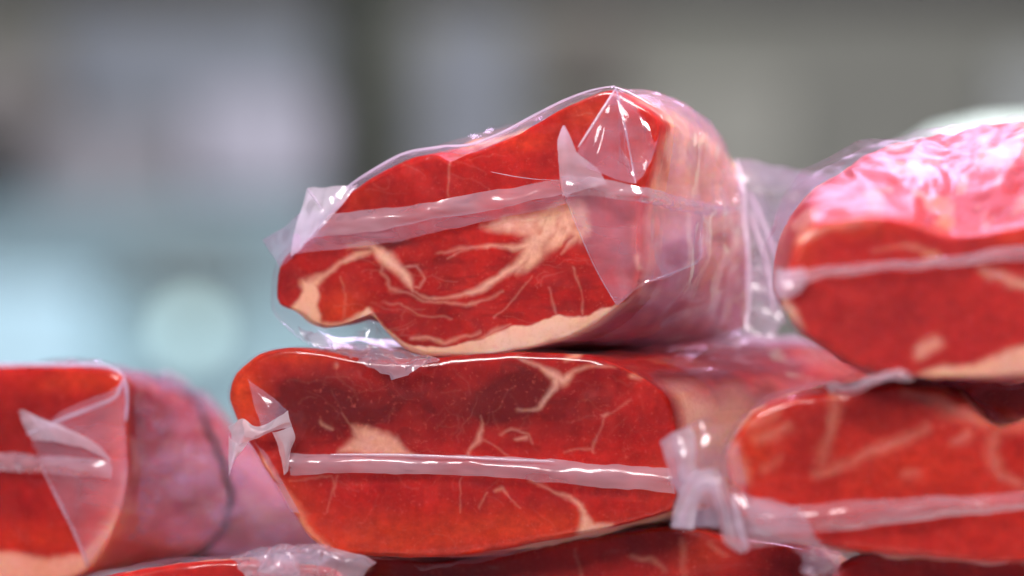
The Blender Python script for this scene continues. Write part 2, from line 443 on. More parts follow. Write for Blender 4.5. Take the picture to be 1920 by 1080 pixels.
# ------------------------------------------------------------------ setting: counter top and the blurred hall behind
ct = boxmesh('counter', (-0.75, -0.30, -0.06), (0.75, 0.55, -0.001), plain('counter_steel', (0.35, 0.35, 0.36), 0.35), 0.006)
ct['kind'] = 'structure'
YB = 6.0
def back(name, x0, x1, y0, y1, depth, thick, col, label, cat, rough=0.7, bev=0.03):
    a = W(x0, y1, depth); b = W(x1, y0, depth)
    o = boxmesh(name, (a[0], depth, a[2]), (b[0], depth + thick, b[2]), plain(name + '_paint', col, rough, 0.10, 2.5), bev)
    if cat: tag(o, label, cat)
    else: o['kind'] = 'structure'
    return o
back('back_wall', -1500, 3400, -1200, 1700, 12.8, 0.2, (0.245, 0.24, 0.21), None, None)
back('dark_post', 640, 735, -900, 1500, 11.0, 0.3, (0.032, 0.036, 0.028), 'dark upright post blurred in the background left of the topmost ham', 'post')
back('ceiling_beam', -900, 2900, -260, -12, 12.45, 0.3, (0.10, 0.095, 0.09), 'dark horizontal beam blurred along the very top of the picture', 'beam')
back('grey_cabinet', 790, 975, 40, 1500, 11.4, 0.6, (0.215, 0.225, 0.26), 'bluish grey cabinet blurred behind the peak of the topmost ham', 'cabinet')
back('lilac_carton', 360, 600, 175, 360, 10.9, 0.6, (0.40, 0.38, 0.45), 'pale lilac carton blurred to the left of the dark post', 'carton')
back('grey_shelf_unit', -700, 605, 372, 1500, 11.0, 0.6, (0.235, 0.32, 0.355), 'grey green shelf unit blurred behind the left ham', 'shelf unit')
back('blue_grey_panel', 100, 590, 30, 240, 11.8, 0.2, (0.225, 0.24, 0.28), 'dull blue grey panel blurred above the pale lilac carton', 'panel')
back('brown_carton', -200, 100, 110, 260, 11.0, 0.6, (0.19, 0.17, 0.165), 'dull brown carton blurred at the upper left edge', 'carton')
back('mauve_carton', 60, 340, 235, 372, 11.1, 0.5, (0.28, 0.26, 0.285), 'greyish mauve carton blurred between the brown and lilac cartons', 'carton')
back('white_cool_box', -300, 165, 530, 1400, 10.4, 0.5, (0.56, 0.80, 0.92), 'pale icy blue cool box blurred above the left ham', 'box', 0.5)
back('dark_crate', 235, 470, 462, 560, 10.8, 0.2, (0.18, 0.215, 0.22), 'dark grey green crate blurred above the round lamp', 'crate')
back('teal_bin', 160, 720, 575, 1400, 10.6, 0.3, (0.34, 0.50, 0.55), 'muted teal bin blurred between left ham and topmost ham', 'bin')

def lathe(name, prof, c, mat, axis='y', n=64, parent=None):
    V = []; k = len(prof)
    for r, d in prof:
        for j in range(n):
            a = 2 * math.pi * j / n
            V.append((c[0] + r * math.cos(a), c[1] + d, c[2] + r * math.sin(a)) if axis == 'y' else (c[0] + r * math.cos(a), c[1] + r * math.sin(a), c[2] + d))
    faces = [(i * n + j, i * n + (j + 1) % n, (i + 1) * n + (j + 1) % n, (i + 1) * n + j) for i in range(k - 1) for j in range(n)]
    faces += [tuple(range(n - 1, -1, -1)), tuple((k - 1) * n + j for j in range(n))]
    return link(name, V, faces, mat, parent)
back('beige_carton', 1180, 1480, 150, 420, 12.2, 0.5, (0.33, 0.32, 0.28), 'beige carton blurred behind the right shoulder of the topmost ham', 'carton')
back('taupe_carton', 1010, 1200, 30, 150, 12.2, 0.5, (0.19, 0.17, 0.15), 'taupe carton blurred above the peak of the topmost ham', 'carton')
back('pale_carton', 1890, 2100, 110, 420, 12.2, 0.5, (0.40, 0.41, 0.40), 'pale grey carton blurred at the right edge above the upper right ham', 'carton')
# a small round lamp far back: out of focus it opens into a pale teal disc
def glow(name, col, st):
    m, nt, out = newmat(name); e = N(nt, 'ShaderNodeEmission'); e.inputs[0].default_value = col; e.inputs[1].default_value = st
    nt.links.new(e.outputs[0], out.inputs[0]); return m
lp = W(358, 618, 9.6)
lamp = bpy.data.objects.new('round_lamp', None); C.objects.link(lamp); lamp.location = lp
tag(lamp, 'small pale teal lamp blurred to a round disc between left ham and topmost ham', 'lamp')
lathe('lamp_glass', [(0.01, -0.075), (0.045, -0.065), (0.07, -0.035), (0.078, 0.0), (0.07, 0.03), (0.05, 0.05)], lp, glow('lamp_glow', (0.72, 1.0, 1.0, 1), 2.3), 'y', 40, lamp)
lathe('lamp_mount', [(0.05, 0.05), (0.055, 0.06), (0.055, 0.7), (0.05, 0.72)], lp, plain('mount_grey', (0.25, 0.27, 0.27)), 'y', 32, lamp)
# pale domed parcel behind the upper right ham
g0 = W(1850, 215, 0.44)
hgt = g0[2]
pr = [(0.09, 0.0), (0.105, 0.02), (0.11, 0.12), (0.115, hgt - 0.12), (0.108, hgt - 0.06), (0.09, hgt - 0.028), (0.06, hgt - 0.009), (0.025, hgt - 0.001)]
tag(lathe('domed_canister', pr, (g0[0] + 0.02, 0.44, 0.0), plain('mint_enamel', (0.58, 0.82, 0.62), 0.4, 0.04), 'z'), 'pale mint domed canister blurred behind the upper right ham', 'canister')

# ------------------------------------------------------------------ hams
def pat_top(x, y, X, Y):
    fat = np.zeros_like(x); mx = lambda m: np.maximum(fat, m)
    fat = mx(in_poly(x, y, [(690, 574), (712, 598), (735, 622), (765, 646), (800, 654), (850, 646), (920, 628), (1000, 606), (1050, 590), (1095, 592), (1150, 574), (1220, 540), (1240, 700), (700, 720), (640, 640)], 3))
    fat = mx(in_poly(x, y, [(548, 575), (566, 552), (572, 528), (592, 534), (594, 575), (606, 608), (590, 630), (540, 600)], 4))
    fat = mx(in_poly(x, y, [(905, 422), (960, 410), (1020, 399), (1075, 390), (1100, 405), (1104, 440), (1088, 452), (1068, 446), (1046, 462), (1024, 484), (998, 502), (972, 514), (966, 500), (984, 482), (992, 462), (986, 444), (960, 432), (930, 430)], 11) * (0.78 + 0.3 * noise(x / 14, y / 30, 0, 55)))
    fat = mx(dist_strokes(x, y, [
        [(600, 613, 14), (645, 609, 9), (690, 590, 12)],
        [(1092, 398, 24), (1070, 408, 34), (1040, 424, 40), (1008, 452, 38), (982, 484, 26), (950, 514, 16), (905, 540, 11), (850, 558, 8), (800, 560, 6), (770, 548, 4)],
        [(905, 424, 5), (940, 418, 11), (980, 410, 18), (1040, 398, 24), (1088, 392, 26), (1098, 430, 22), (1080, 446, 10), (1056, 474, 4)],
        [(1005, 464, 16), (965, 461, 9), (900, 461, 6), (860, 466, 5), (820, 478, 3)], [(872, 466, 3), (850, 476, 3), (836, 486, 2)],
        [(655, 462, 6), (690, 456, 12), (712, 472, 22), (735, 497, 24), (758, 524, 15), (772, 550, 7)],
        [(704, 464, 8), (665, 478, 9), (630, 500, 8), (600, 522, 11), (575, 540, 18)],
        [(748, 506, 4), (780, 502, 4), (794, 524, 4), (784, 541, 4), (764, 540, 4)], [(718, 480, 4), (712, 510, 4), (730, 540, 5), (768, 556, 4), (800, 566, 4), (870, 572, 5), (940, 548, 3)],
        [(770, 634, 5), (830, 640, 6), (900, 622, 4)], [(880, 640, 5), (930, 622, 6), (960, 612, 3)],
        [(1000, 520, 2), (960, 560, 2), (930, 600, 2)], [(1080, 500, 2.5), (1090, 560, 2), (1095, 590, 3)], [(845, 300, 3), (846, 340, 2), (842, 370, 2)],
        [(1030, 540, 2), (1045, 590, 3)], [(640, 520, 2), (650, 560, 2), (640, 600, 2)], [(720, 560, 2), (780, 590, 2), (850, 600, 2)],
        [(1196, 480, 14), (1198, 502, 12)], [(1186, 560, 12), (1180, 572, 14)], ], 2.2))
    fat = mx(0.4 * dist_strokes(x, y, threads(5, 560, 1180, 430, 640, 28, 90, 0.35), 1.5)); fat = mx(0.4 * dist_strokes(x, y, threads(6, 640, 1150, 210, 380, 14, 60), 1.5))
    for cx, cy in ((1035, 432), (1018, 424), (1052, 440)): fat = fat * (1 - 0.8 * dist_strokes(x, y, [[(cx + 8, cy - 14, 3), (cx - 6, cy + 14, 6)]], 2))
    dark = blob(x, y, 735, 458, 40, 10, .9) + blob(x, y, 800, 500, 110, 60, .35) + blob(x, y, 900, 590, 220, 40, .25) + blob(x, y, 780, 610, 60, 50, .3)
    dark = dark + 0.30 * sstep(0.0, 0.6, fbm(x / 60, y / 18, 0, 4)) * sstep(430, 470, y)
    orange = blob(x, y, 640, 585, 50, 40, .6) + blob(x, y, 1200, 440, 20, 34, 1.0) + blob(x, y, 1196, 535, 18, 22, 1.0) + blob(x, y, 1200, 300, 30, 60, .5) + blob(x, y, 1100, 210, 60, 30, .5) + blob(x, y, 980, 262, 60, 18, .45) + blob(x, y, 660, 365, 60, 20, .3)  # blobs along the upper edge paint the glow of light through the rim
    return fat, dark, np.clip(orange, 0, 1)
def side_top(th, t, nz, X, Y):
    # lean shows on the upper front shoulder, fat and rind elsewhere
    up = sstep(0.15, 0.55, np.sin(-(th)) + 0.2 * nz) * (1 - sstep(0.05, 0.22, t + 0.1 * nz))
    rind = (1 - up) * sstep(-0.15, 0.45, np.sin(th) + 0.25 * nz + 0.1)
    fat = (1 - up) * (0.85 + 0.15 * nz)
    return fat, 0.15 * up, rind

top = Ham('cured_ham', 'topmost ham with a marbled cut face, alone on the pile', 
  [(520, 548), (524, 505), (540, 478), (570, 458), (600, 428), (640, 375), (700, 333), (760, 302), (800, 290), (825, 291), (845, 301), (870, 292), (920, 272), (970, 255), (1000, 236), (1060, 202), (1110, 180), (1150, 170), (1200, 195), (1238, 228), (1228, 290), (1212, 350), (1203, 420), (1205, 490), (1190, 540), (1150, 585), (1100, 618), (1040, 640), (980, 655), (900, 668), (850, 670), (795, 668), (760, 655), (730, 628), (705, 598), (690, 592), (650, 606), (610, 615), (580, 606), (555, 584), (528, 572)], (870, 460),
  [(1180, 190), (1250, 200), (1330, 255), (1378, 330), (1395, 420), (1402, 500), (1400, 570), (1385, 615), (1330, 640), (1250, 648), (1150, 650), (1050, 640), (960, 600), (900, 520), (880, 430), (920, 350), (1000, 280), (1090, 220)], (1150, 430),
  0.0, 0.10, 15, N_=760, M=150, pat=pat_top, side=side_top, bulge=0.02, seed=3, cap=0.03,
  bagF=[(507, 575), (514, 500), (545, 455), (600, 398), (650, 352), (700, 318), (760, 287), (830, 275), (880, 271), (940, 249), (1000, 217), (1060, 187), (1110, 169), (1153, 160), (1210, 187), (1250, 221), (1242, 300), (1226, 380), (1220, 480), (1204, 550), (1160, 598), (1100, 630), (1000, 660), (900, 678), (830, 684), (760, 692), (700, 692), (640, 670), (580, 648), (528, 608)], bag_wr=1.3)

def pat_mid(x, y, X, Y):
    fat = np.zeros_like(x); mx = lambda m: np.maximum(fat, m)
    fat = mx(in_poly(x, y, [(664, 800), (690, 798), (712, 815), (745, 822), (775, 852), (640, 852), (655, 836), (668, 822)], 9) * 0.85)
    fat = mx(in_poly(x, y, [(1090, 950), (1112, 982), (1150, 984), (1138, 1004), (1080, 1012), (1086, 980)], 8) * 0.85)
    fat = mx(0.8 * dist_strokes(x, y, [[(485, 850, 10), (520, 905, 16), (552, 960, 18), (585, 1012, 22), (620, 1036, 12)]], 5))
    fat = mx(dist_strokes(x, y, [
        [(968, 672, 5), (1010, 683, 9), (1036, 702, 20), (1054, 714, 18), (1080, 697, 8), (1112, 684, 6), (1150, 688, 4)], [(1042, 708, 18), (1030, 738, 11), (1014, 762, 8), (972, 773, 5)],
        [(878, 858, 6), (898, 826, 9), (912, 794, 4), (905, 780, 2)], [(902, 822, 3), (930, 838, 2), (955, 858, 2)], [(940, 815, 4), (962, 800, 4), (990, 812, 3), (998, 828, 3)], [(965, 825, 6), (985, 818, 7)],
        [(1095, 962, 11), (1075, 942, 8), (1040, 920, 6), (995, 902, 4)], [(1064, 673, 9), (1088, 668, 10)], [(1185, 708, 10), (1200, 715, 6)], [(930, 925, 5), (940, 915, 6), (955, 930, 3), (975, 950, 2)], [(915, 930, 3), (900, 950, 2)],
        [(1115, 850, 4), (1118, 820, 3), (1130, 785, 3), (1180, 750, 2)], [(1060, 850, 3), (1115, 845, 3)], [(1130, 780, 7), (1136, 776, 7)], [(625, 686, 6), (626, 689, 6)], [(640, 770, 1.5), (660, 800, 2)], [(600, 785, 5), (622, 805, 6)],
        [(545, 900, 2), (620, 890, 2), (630, 930, 2)], [(866, 900, 2), (864, 960, 2)], [(630, 890, 2), (615, 960, 2)], ], 2.0))
    fat = mx(0.26 * dist_strokes(x, y, threads(9, 480, 1250, 680, 1020, 70, 70, 0.9), 1.5))
    fat = np.where(in_poly(x, y, [(430, 640), (1250, 640), (1250, 860), (430, 860)], 2) > 0.5, fat * 0.8, fat * 0.85)
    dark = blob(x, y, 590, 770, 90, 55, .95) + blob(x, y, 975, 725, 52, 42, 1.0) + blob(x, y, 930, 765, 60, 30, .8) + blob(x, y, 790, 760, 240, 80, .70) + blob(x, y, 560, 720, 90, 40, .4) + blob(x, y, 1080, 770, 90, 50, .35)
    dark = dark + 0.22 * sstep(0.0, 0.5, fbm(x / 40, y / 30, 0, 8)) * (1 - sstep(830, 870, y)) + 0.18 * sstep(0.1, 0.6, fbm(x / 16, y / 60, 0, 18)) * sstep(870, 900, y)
    orange = blob(x, y, 455, 740, 34, 70, .9) + blob(x, y, 560, 668, 90, 16, .5) + blob(x, y, 700, 1010, 240, 45, .55) + blob(x, y, 1000, 985, 160, 30, .5) + blob(x, y, 530, 950, 50, 60, .6) + blob(x, y, 1250, 900, 60, 40, .4)
    return fat, np.clip(dark, 0, 1), np.clip(orange, 0, 1)
def side_mid(th, t, nz, X, Y):
    up = sstep(0.20, 0.36, np.sin(-th) + 0.08 * nz)
    right = sstep(0.2, 0.5, np.cos(th) + 0.1 * nz) * (1 - up) * (1 - 0.85 * sstep(0.22, 0.45, t + 0.08 * nz))
    return np.clip(right * 1.0 + 0.12 * (nz > 0.55) * up, 0, 1), 0.7 * up * sstep(0.5, 0.0, nz), (1 - up) * (1 - right) * .9
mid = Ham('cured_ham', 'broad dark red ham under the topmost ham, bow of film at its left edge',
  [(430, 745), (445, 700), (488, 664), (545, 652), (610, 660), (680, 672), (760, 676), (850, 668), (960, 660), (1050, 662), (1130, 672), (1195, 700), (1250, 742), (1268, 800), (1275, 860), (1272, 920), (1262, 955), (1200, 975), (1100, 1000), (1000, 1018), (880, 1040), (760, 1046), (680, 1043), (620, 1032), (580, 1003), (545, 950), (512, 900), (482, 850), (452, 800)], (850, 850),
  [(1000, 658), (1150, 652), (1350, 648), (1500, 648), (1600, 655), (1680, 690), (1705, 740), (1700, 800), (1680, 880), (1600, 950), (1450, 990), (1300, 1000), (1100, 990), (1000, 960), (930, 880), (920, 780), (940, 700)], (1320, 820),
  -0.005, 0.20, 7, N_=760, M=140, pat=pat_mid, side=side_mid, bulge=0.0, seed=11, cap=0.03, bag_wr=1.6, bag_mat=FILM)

def pat_left(x, y, X, Y):
    fat = in_poly(x, y, [(-300, 1045), (0, 1035), (90, 1050), (150, 1040), (190, 1000), (260, 900), (260, 1120), (-300, 1120)], 8) * 0.75
    fat = np.maximum(fat, 0.7 * dist_strokes(x, y, [[(236, 900, 14), (215, 980, 26), (175, 1050, 30)]], 6))
    dark = blob(x, y, 30, 780, 120, 60, .5) + blob(x, y, -80, 900, 120, 90, .3)
    orange = blob(x, y, 150, 715, 90, 22, .5) + blob(x, y, 226, 830, 24, 110, 1.0) + blob(x, y, 205, 960, 24, 60, .7) + blob(x, y, 90, 1010, 120, 30, .35)
    return fat, dark, np.clip(orange, 0, 1)
def side_left(th, t, nz, X, Y):
    up = sstep(0.05, 0.3, np.sin(-th) + 0.2 * nz)
    return np.clip(0.5 * (1 - up) + 0.2 * up * sstep(0.2, 0.6, nz), 0, 1), 0.1 * up, (1 - up) * 0.9
left = Ham('cured_ham', 'ham cut off by the left edge, black cord around its body',
  [(-260, 800), (-230, 720), (-150, 692), (0, 688), (120, 688), (195, 690), (225, 702), (236, 730), (236, 800), (240, 870), (228, 950), (205, 1015), (168, 1070), (100, 1092), (0, 1095), (-120, 1095), (-220, 1040), (-265, 930)], (20, 890),
  [(300, 728), (350, 736), (392, 766), (425, 806), (530, 870), (612, 960), (618, 1050), (500, 1058), (380, 1050), (250, 1045), (150, 1020), (80, 930), (80, 820), (130, 730), (220, 702)], (310, 880),
  0.075, 0.16, 16, N_=420, M=70, pat=pat_left, side=side_left, bulge=-0.02, seed=21, bag_wr=1.5)

def pat_rf(x, y, X, Y):
    fat = dist_strokes(x, y, [
        [(1566, 735, 22), (1562, 775, 14), (1552, 820, 11), (1540, 870, 9)], [(1530, 892, 9), (1600, 862, 11), (1680, 828, 12), (1740, 802, 10)],  # the long diagonal is a highlight painted into the fat mask
        [(1700, 735, 16), (1760, 752, 30), (1810, 778, 26), (1850, 800, 12)], [(1405, 800, 9), (1440, 778, 12), (1460, 768, 8)], [(1415, 820, 8), (1450, 812, 13), (1478, 800, 10)], [(1430, 880, 9), (1462, 864, 8)],
        [(1790, 825, 10), (1812, 818, 14)], [(1700, 890, 8), (1720, 892, 7)], [(1866, 815, 14), (1856, 850, 14), (1876, 892, 12), (1930, 916, 8)], [(1880, 812, 12), (1930, 798, 12)]], 9) * 0.4
    fat = np.maximum(fat, 0.6 * dist_strokes(x, y, [[(1372, 840, 26), (1385, 900, 26)]], 8))
    dark = blob(x, y, 1640, 780, 140, 30, .35) + blob(x, y, 1530, 830, 40, 60, .3)
    orange = blob(x, y, 1410, 820, 50, 80, .6) + blob(x, y, 1700, 880, 160, 60, .25)
    return fat, dark, np.clip(orange, 0, 1)
def side_rf(th, t, nz, X, Y):
    up = sstep(0.2, 0.5, np.sin(-th) + 0.2 * nz)
    return np.clip(0.5 * up * (nz > 0) + 0.9 * (1 - up), 0, 1), 0.1 * up, 0.6 * (1 - up)
rf = Ham('cured_ham', 'blurred bright red ham at lower right, milky gathered film at its left end',
  [(1362, 870), (1375, 825), (1415, 775), (1480, 748), (1560, 738), (1620, 728), (1690, 722), (1760, 730), (1812, 752), (1846, 786), (1880, 802), (1940, 784), (2010, 790), (2080, 850), (2090, 960), (2000, 1045), (1880, 1056), (1760, 1045), (1640, 1035), (1540, 1022), (1440, 1000), (1380, 950)], (1660, 890),
  [(1440, 860), (1450, 810), (1490, 770), (1560, 745), (1640, 735), (1720, 735), (1790, 760), (1830, 810), (1850, 880), (1840, 950), (1780, 1010), (1660, 1020), (1550, 1000), (1470, 940)], (1650, 880),
  -0.085, 0.09, 4, N_=480, M=90, mat=MEAT_B, pat=pat_rf, side=side_rf, seed=31, bag_wr=1.2, cap=0.02)

def pat_ur(x, y, X, Y):
    fat = in_poly(x, y, [(1700, 712), (1760, 690), (1830, 678), (1890, 655), (1960, 630), (2150, 560), (2150, 760), (1700, 760)], 8) * 0.85
    fat = np.maximum(fat, 0.9 * in_poly(x, y, [(1460, 545), (1492, 580), (1508, 625), (1500, 640), (1455, 600)], 8))
    fat = np.maximum(fat, dist_strokes(x, y, [[(1728, 660, 20), (1750, 648, 22)], [(1640, 470, 3), (1720, 462, 6), (1760, 478, 10), (1730, 486, 8)], [(1840, 505, 9), (1900, 530, 20), (1990, 545, 24)], [(1490, 445, 14), (1560, 426, 8), (1650, 412, 6)]], 5) * 0.8)
    dark = blob(x, y, 1640, 590, 130, 60, .35) + blob(x, y, 1850, 455, 70, 22, .4)
    orange = blob(x, y, 1500, 455, 30, 40, .7) + blob(x, y, 1620, 430, 120, 16, .4) + blob(x, y, 1900, 440, 40, 30, .4)
    return fat, dark, np.clip(orange, 0, 1)
def side_ur(th, t, nz, X, Y):
    up = sstep(0.0, 0.4, np.sin(-th))
    return np.clip(up * 0.35 * sstep(0.1, 0.6, nz), 0, 1), 0.2 * up, up * 0.05 + (1 - up) * .5
ur = Ham('cured_ham', 'blurred ham at upper right with a shiny pink top',
  [(1466, 565), (1474, 520), (1495, 450), (1530, 420), (1580, 412), (1650, 408), (1720, 420), (1780, 442), (1840, 440), (1900, 428), (1980, 420), (2080, 450), (2130, 540), (2080, 640), (1980, 695), (1880, 706), (1780, 707), (1690, 705), (1610, 688), (1545, 652), (1495, 612), (1470, 580)], (1780, 560),
  [(1500, 420), (1530, 370), (1580, 325), (1635, 285), (1720, 265), (1800, 246), (1880, 232), (1960, 224), (2060, 240), (2150, 330), (2180, 480), (2120, 620), (1990, 680), (1850, 690), (1700, 680), (1590, 640), (1520, 560), (1495, 490)], (1800, 470),
  -0.11, 0.13, -4, N_=480, M=90, mat=MEAT_B, pat=pat_ur, side=side_ur, seed=41, bag_wr=1.2, cap=0.03, bag_mat=FILM_P)

def pat_re(x, y, X, Y):
    fat = dist_strokes(x, y, [[(1858, 850, 10), (1880, 885, 10), (1925, 905, 8)], [(1870, 800, 12), (1910, 782, 12), (1990, 775, 10)]], 5) * 0.55
    return fat, blob(x, y, 1910, 745, 60, 28, .6), blob(x, y, 1890, 840, 40, 60, .3)  # dark upper part: shade from the upper right ham put into the colour
re_ = Ham('cured_ham', 'dark sliver of a ham at the far right edge behind the lower right ham',
  [(1755, 775), (1752, 720), (1790, 694), (1980, 688), (2080, 710), (2110, 750), (2080, 800), (2000, 825), (1910, 822), (1850, 805)], (1970, 765),
  [(1850, 770), (1880, 730), (1960, 705), (2060, 715), (2090, 750), (2060, 790), (2000, 805), (1920, 800)], (1980, 760),
  0.0, 0.09, 3, N_=300, M=50, mat=MEAT_B, pat=pat_re, side=side_rf, seed=51, cap=0.02)

def pat_bc(x, y, X, Y):
    fat = dist_strokes(x, y, [[(640, 1075, 18), (690, 1062, 10)], [(1185, 1045, 6), (1220, 1050, 8), (1245, 1070, 5)], [(1280, 1010, 6), (1285, 1080, 5)], [(1080, 1030, 3), (1090, 1085, 3)], [(1330, 1020, 5), (1360, 1045, 5)]], 3) * 0.7
    return fat, np.clip(blob(x, y, 900, 1090, 300, 60, .7) + blob(x, y, 1250, 1020, 90, 30, .4), 0, 1), blob(x, y, 1320, 1040, 60, 40, .3)  # dark blobs: shade from the broad ham above, put into the face colour
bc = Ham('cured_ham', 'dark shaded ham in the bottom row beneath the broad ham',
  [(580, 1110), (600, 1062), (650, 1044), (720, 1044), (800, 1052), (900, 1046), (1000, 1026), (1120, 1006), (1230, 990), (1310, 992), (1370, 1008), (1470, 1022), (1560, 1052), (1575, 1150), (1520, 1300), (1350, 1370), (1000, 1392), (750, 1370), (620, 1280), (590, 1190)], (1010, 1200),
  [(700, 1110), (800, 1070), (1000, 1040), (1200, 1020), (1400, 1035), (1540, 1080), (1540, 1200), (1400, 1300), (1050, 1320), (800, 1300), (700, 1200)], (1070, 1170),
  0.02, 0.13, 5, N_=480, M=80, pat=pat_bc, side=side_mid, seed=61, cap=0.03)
bl = Ham('cured_ham', 'ham in the bottom row under the left ham, crumpled film on top',
  [(-170, 1115), (-50, 1108), (120, 1100), (190, 1088), (250, 1072), (330, 1058), (430, 1050), (540, 1056), (640, 1072), (650, 1150), (590, 1300), (480, 1370), (200, 1395), (-50, 1370), (-160, 1300), (-190, 1200)], (230, 1220),
  [(-100, 1130), (100, 1115), (330, 1100), (500, 1100), (580, 1160), (560, 1270), (450, 1310), (200, 1330), (-50, 1310), (-130, 1210)], (230, 1210),
  -0.03, 0.16, 5, N_=360, M=60, mat=MEAT_B, side=side_rf, seed=71, cap=0.03, bag_wr=1.0)
br = Ham('cured_ham', 'ham at the bottom right corner beneath the lower right ham',
  [(1545, 1120), (1575, 1062), (1640, 1038), (1740, 1038), (1840, 1046), (1930, 1056), (1965, 1130), (1960, 1220), (1900, 1340), (1750, 1370), (1600, 1340), (1545, 1220)], (1750, 1210),
  [(1590, 1140), (1640, 1090), (1740, 1075), (1850, 1090), (1910, 1140), (1920, 1220), (1870, 1290), (1750, 1310), (1630, 1290), (1585, 1220)], (1750, 1190),
  -0.06, 0.12, 3, N_=300, M=50, side=side_rf, seed=81, cap=0.03)

# ------------------------------------------------------------------ loose film, seams, flaps: top ham
sheet(top, 'seam_strip', [[(618, 402, .006), (700, 391, .007), (800, 379, .007), (940, 356, .008), (1050, 336, .010)],
                          [(600, 424, .009), (700, 412, .010), (800, 400, .010), (940, 376, .011), (1050, 352, .012)],
                          [(580, 446, .007), (690, 436, .008), (800, 414, .009), (940, 390, .010), (1056, 364, .011)]], SEAM, seed=1)
sheet(top, 'seam_fold', [[(580, 446, .006), (690, 434, .007), (800, 412, .008), (940, 388, .009), (1056, 362, .010)],
                         [(555, 478, .004), (690, 462, .004), (800, 440, .004), (940, 408, .005), (1064, 382, .007)]], FLAP, seed=2)
sheet(top, 'film_corner', [[(575, 354, .0), (610, 350, .002), (668, 345, .0)], [(562, 395, .006), (600, 392, .009), (640, 382, .004)], [(548, 450, .004), (580, 440, .008), (612, 420, .006)], [(545, 478, .003), (560, 470, .005), (585, 446, .006)]], WHITE, smooth=(False, True), wr=.002, seed=3)
sheet(top, 'film_corner', [[(492, 450, -.004), (540, 420, .002), (566, 395, .004)], [(508, 476, .0), (545, 455, .004), (566, 430, .006)], [(524, 500, .0), (545, 486, .002), (562, 470, .004)]], FLAP, smooth=(False, False), wr=.001, seed=4)
sheet(top, 'film_flap', [[(1154, 164, .002), (1154, 165, .002), (1155, 166, .002), (1156, 166, .001)], [(1120, 218, .006), (1138, 222, .007), (1158, 226, .006), (1174, 232, .001)], [(1084, 276, .012), (1120, 290, .014), (1160, 300, .009), (1186, 308, .001)], [(1072, 300, .014), (1120, 322, .014), (1160, 338, .010), (1192, 346, .004)]], FLAP, smooth=(False, False), seed=5)
sheet(top, 'film_spike', [[(1044, 262, .016), (1056, 236, .018), (1062, 244, .018)], [(1046, 300, .014), (1062, 290, .017), (1082, 286, .016)], [(1048, 340, .011), (1080, 330, .014), (1122, 322, .012)], [(1052, 366, .010), (1090, 356, .012), (1140, 346, .010)]], HAZY, smooth=(False, True), wr=.0012, seed=6)
def sl(px, e=0.012): return round(-0.141 * (px - 1205) / 190 + e, 4)
sheet(top, 'seam_strip', [[(1050, 326, .012), (1120, 332, .014), (1190, 346, .013), (1260, 366, sl(1260)), (1330, 382, sl(1330)), (1388, 384, sl(1385))],
                          [(1052, 348, .014), (1120, 352, .016), (1190, 362, .016), (1260, 382, sl(1260, .018)), (1330, 392, sl(1330, .018)), (1388, 390, sl(1385))],
                          [(1058, 368, .012), (1120, 368, .014), (1190, 376, .012), (1260, 394, sl(1260)), (1330, 404, sl(1330)), (1388, 398, sl(1385))]], SEAM, seed=7)
sheet(top, 'film_flap', [[(1060, 366, .011), (1120, 368, .012), (1190, 374, .012), (1260, 388, sl(1260)), (1320, 402, sl(1320))],
                         [(1088, 440, .008), (1130, 450, .009), (1190, 450, .010), (1250, 450, sl(1250)), (1316, 455, sl(1316))],
                         [(1120, 510, .005), (1150, 520, .006), (1195, 515, .008), (1240, 510, sl(1240)), (1310, 490, sl(1310))],
                         [(1156, 572, .004), (1170, 562, .005), (1192, 545, .006), (1220, 530, sl(1220)), (1240, 520, sl(1240))]], FLAP, smooth=(True, True), wr=.0012, seed=8)
for pts, r in (([(1155, 165, .003), (1120, 220, .008), (1084, 276, .014)], .0010), ([(1155, 165, .003), (1172, 240, .002), (1192, 344, .005)], .0007), ([(1058, 366, .012), (1088, 440, .009), (1120, 510, .006), (1156, 572, .003)], .0003),
               ([(1318, 402, sl(1318)), (1314, 450, sl(1314)), (1308, 490, sl(1308)), (1232, 522, sl(1232))], .0010), ([(920, 322, .004), (960, 330, .004), (1005, 336, .005), (1048, 338, .008)], .0003), ([(576, 354, .002), (590, 372, .005), (606, 398, .008)], .0006)):  # the thin line left of the knot is a highlight laid as milky film
    fold(top, 'film_crease', pts, r * 0.8, MILK)
# the sealed upper edge of the bag, standing a little proud of the meat
fold(top, 'film_edge', [(600, 398, .001), (650, 352, .001), (700, 318, .001), (760, 287, .001), (830, 275, .001), (880, 271, .001), (940, 249, .001), (1000, 217, .001), (1060, 187, .001), (1110, 169, .001), (1153, 161, .001)], .0008, HAZY, m=90)
sheet(top, 'film_edge', [[(640, 358, .0), (700, 317, .0), (760, 286, .0), (830, 274, .0), (880, 270, .0), (940, 248, .0), (1000, 216, .0), (1060, 186, .0), (1130, 164, .0)],
                         [(652, 366, .002), (706, 330, .003), (765, 298, .004), (826, 288, .004), (880, 288, .004), (944, 264, .004), (1000, 236, .004), (1060, 200, .003), (1130, 170, .002)]], FLAP, nu=110, wr=.0008, freq=80, seed=14)
sheet(top, 'film_pucker', [[(560, 618, .002), (640, 640, .004), (720, 652, .008), (825, 674, .004)], [(575, 640, .004), (650, 662, .008), (735, 680, .016), (824, 676, .010)], [(600, 650, .006), (660, 680, .012), (742, 706, .020), (823, 678, .012)]], MILK, wr=.003, freq=110, seed=9)
sheet(top, 'film_pucker', [[(660, 628, .004), (700, 600, .004), (730, 636, .004)], [(650, 650, .006), (700, 640, .009), (745, 660, .007)], [(660, 668, .010), (710, 676, .014), (760, 676, .010)]], FILM_W, wr=.004, freq=140, seed=10)
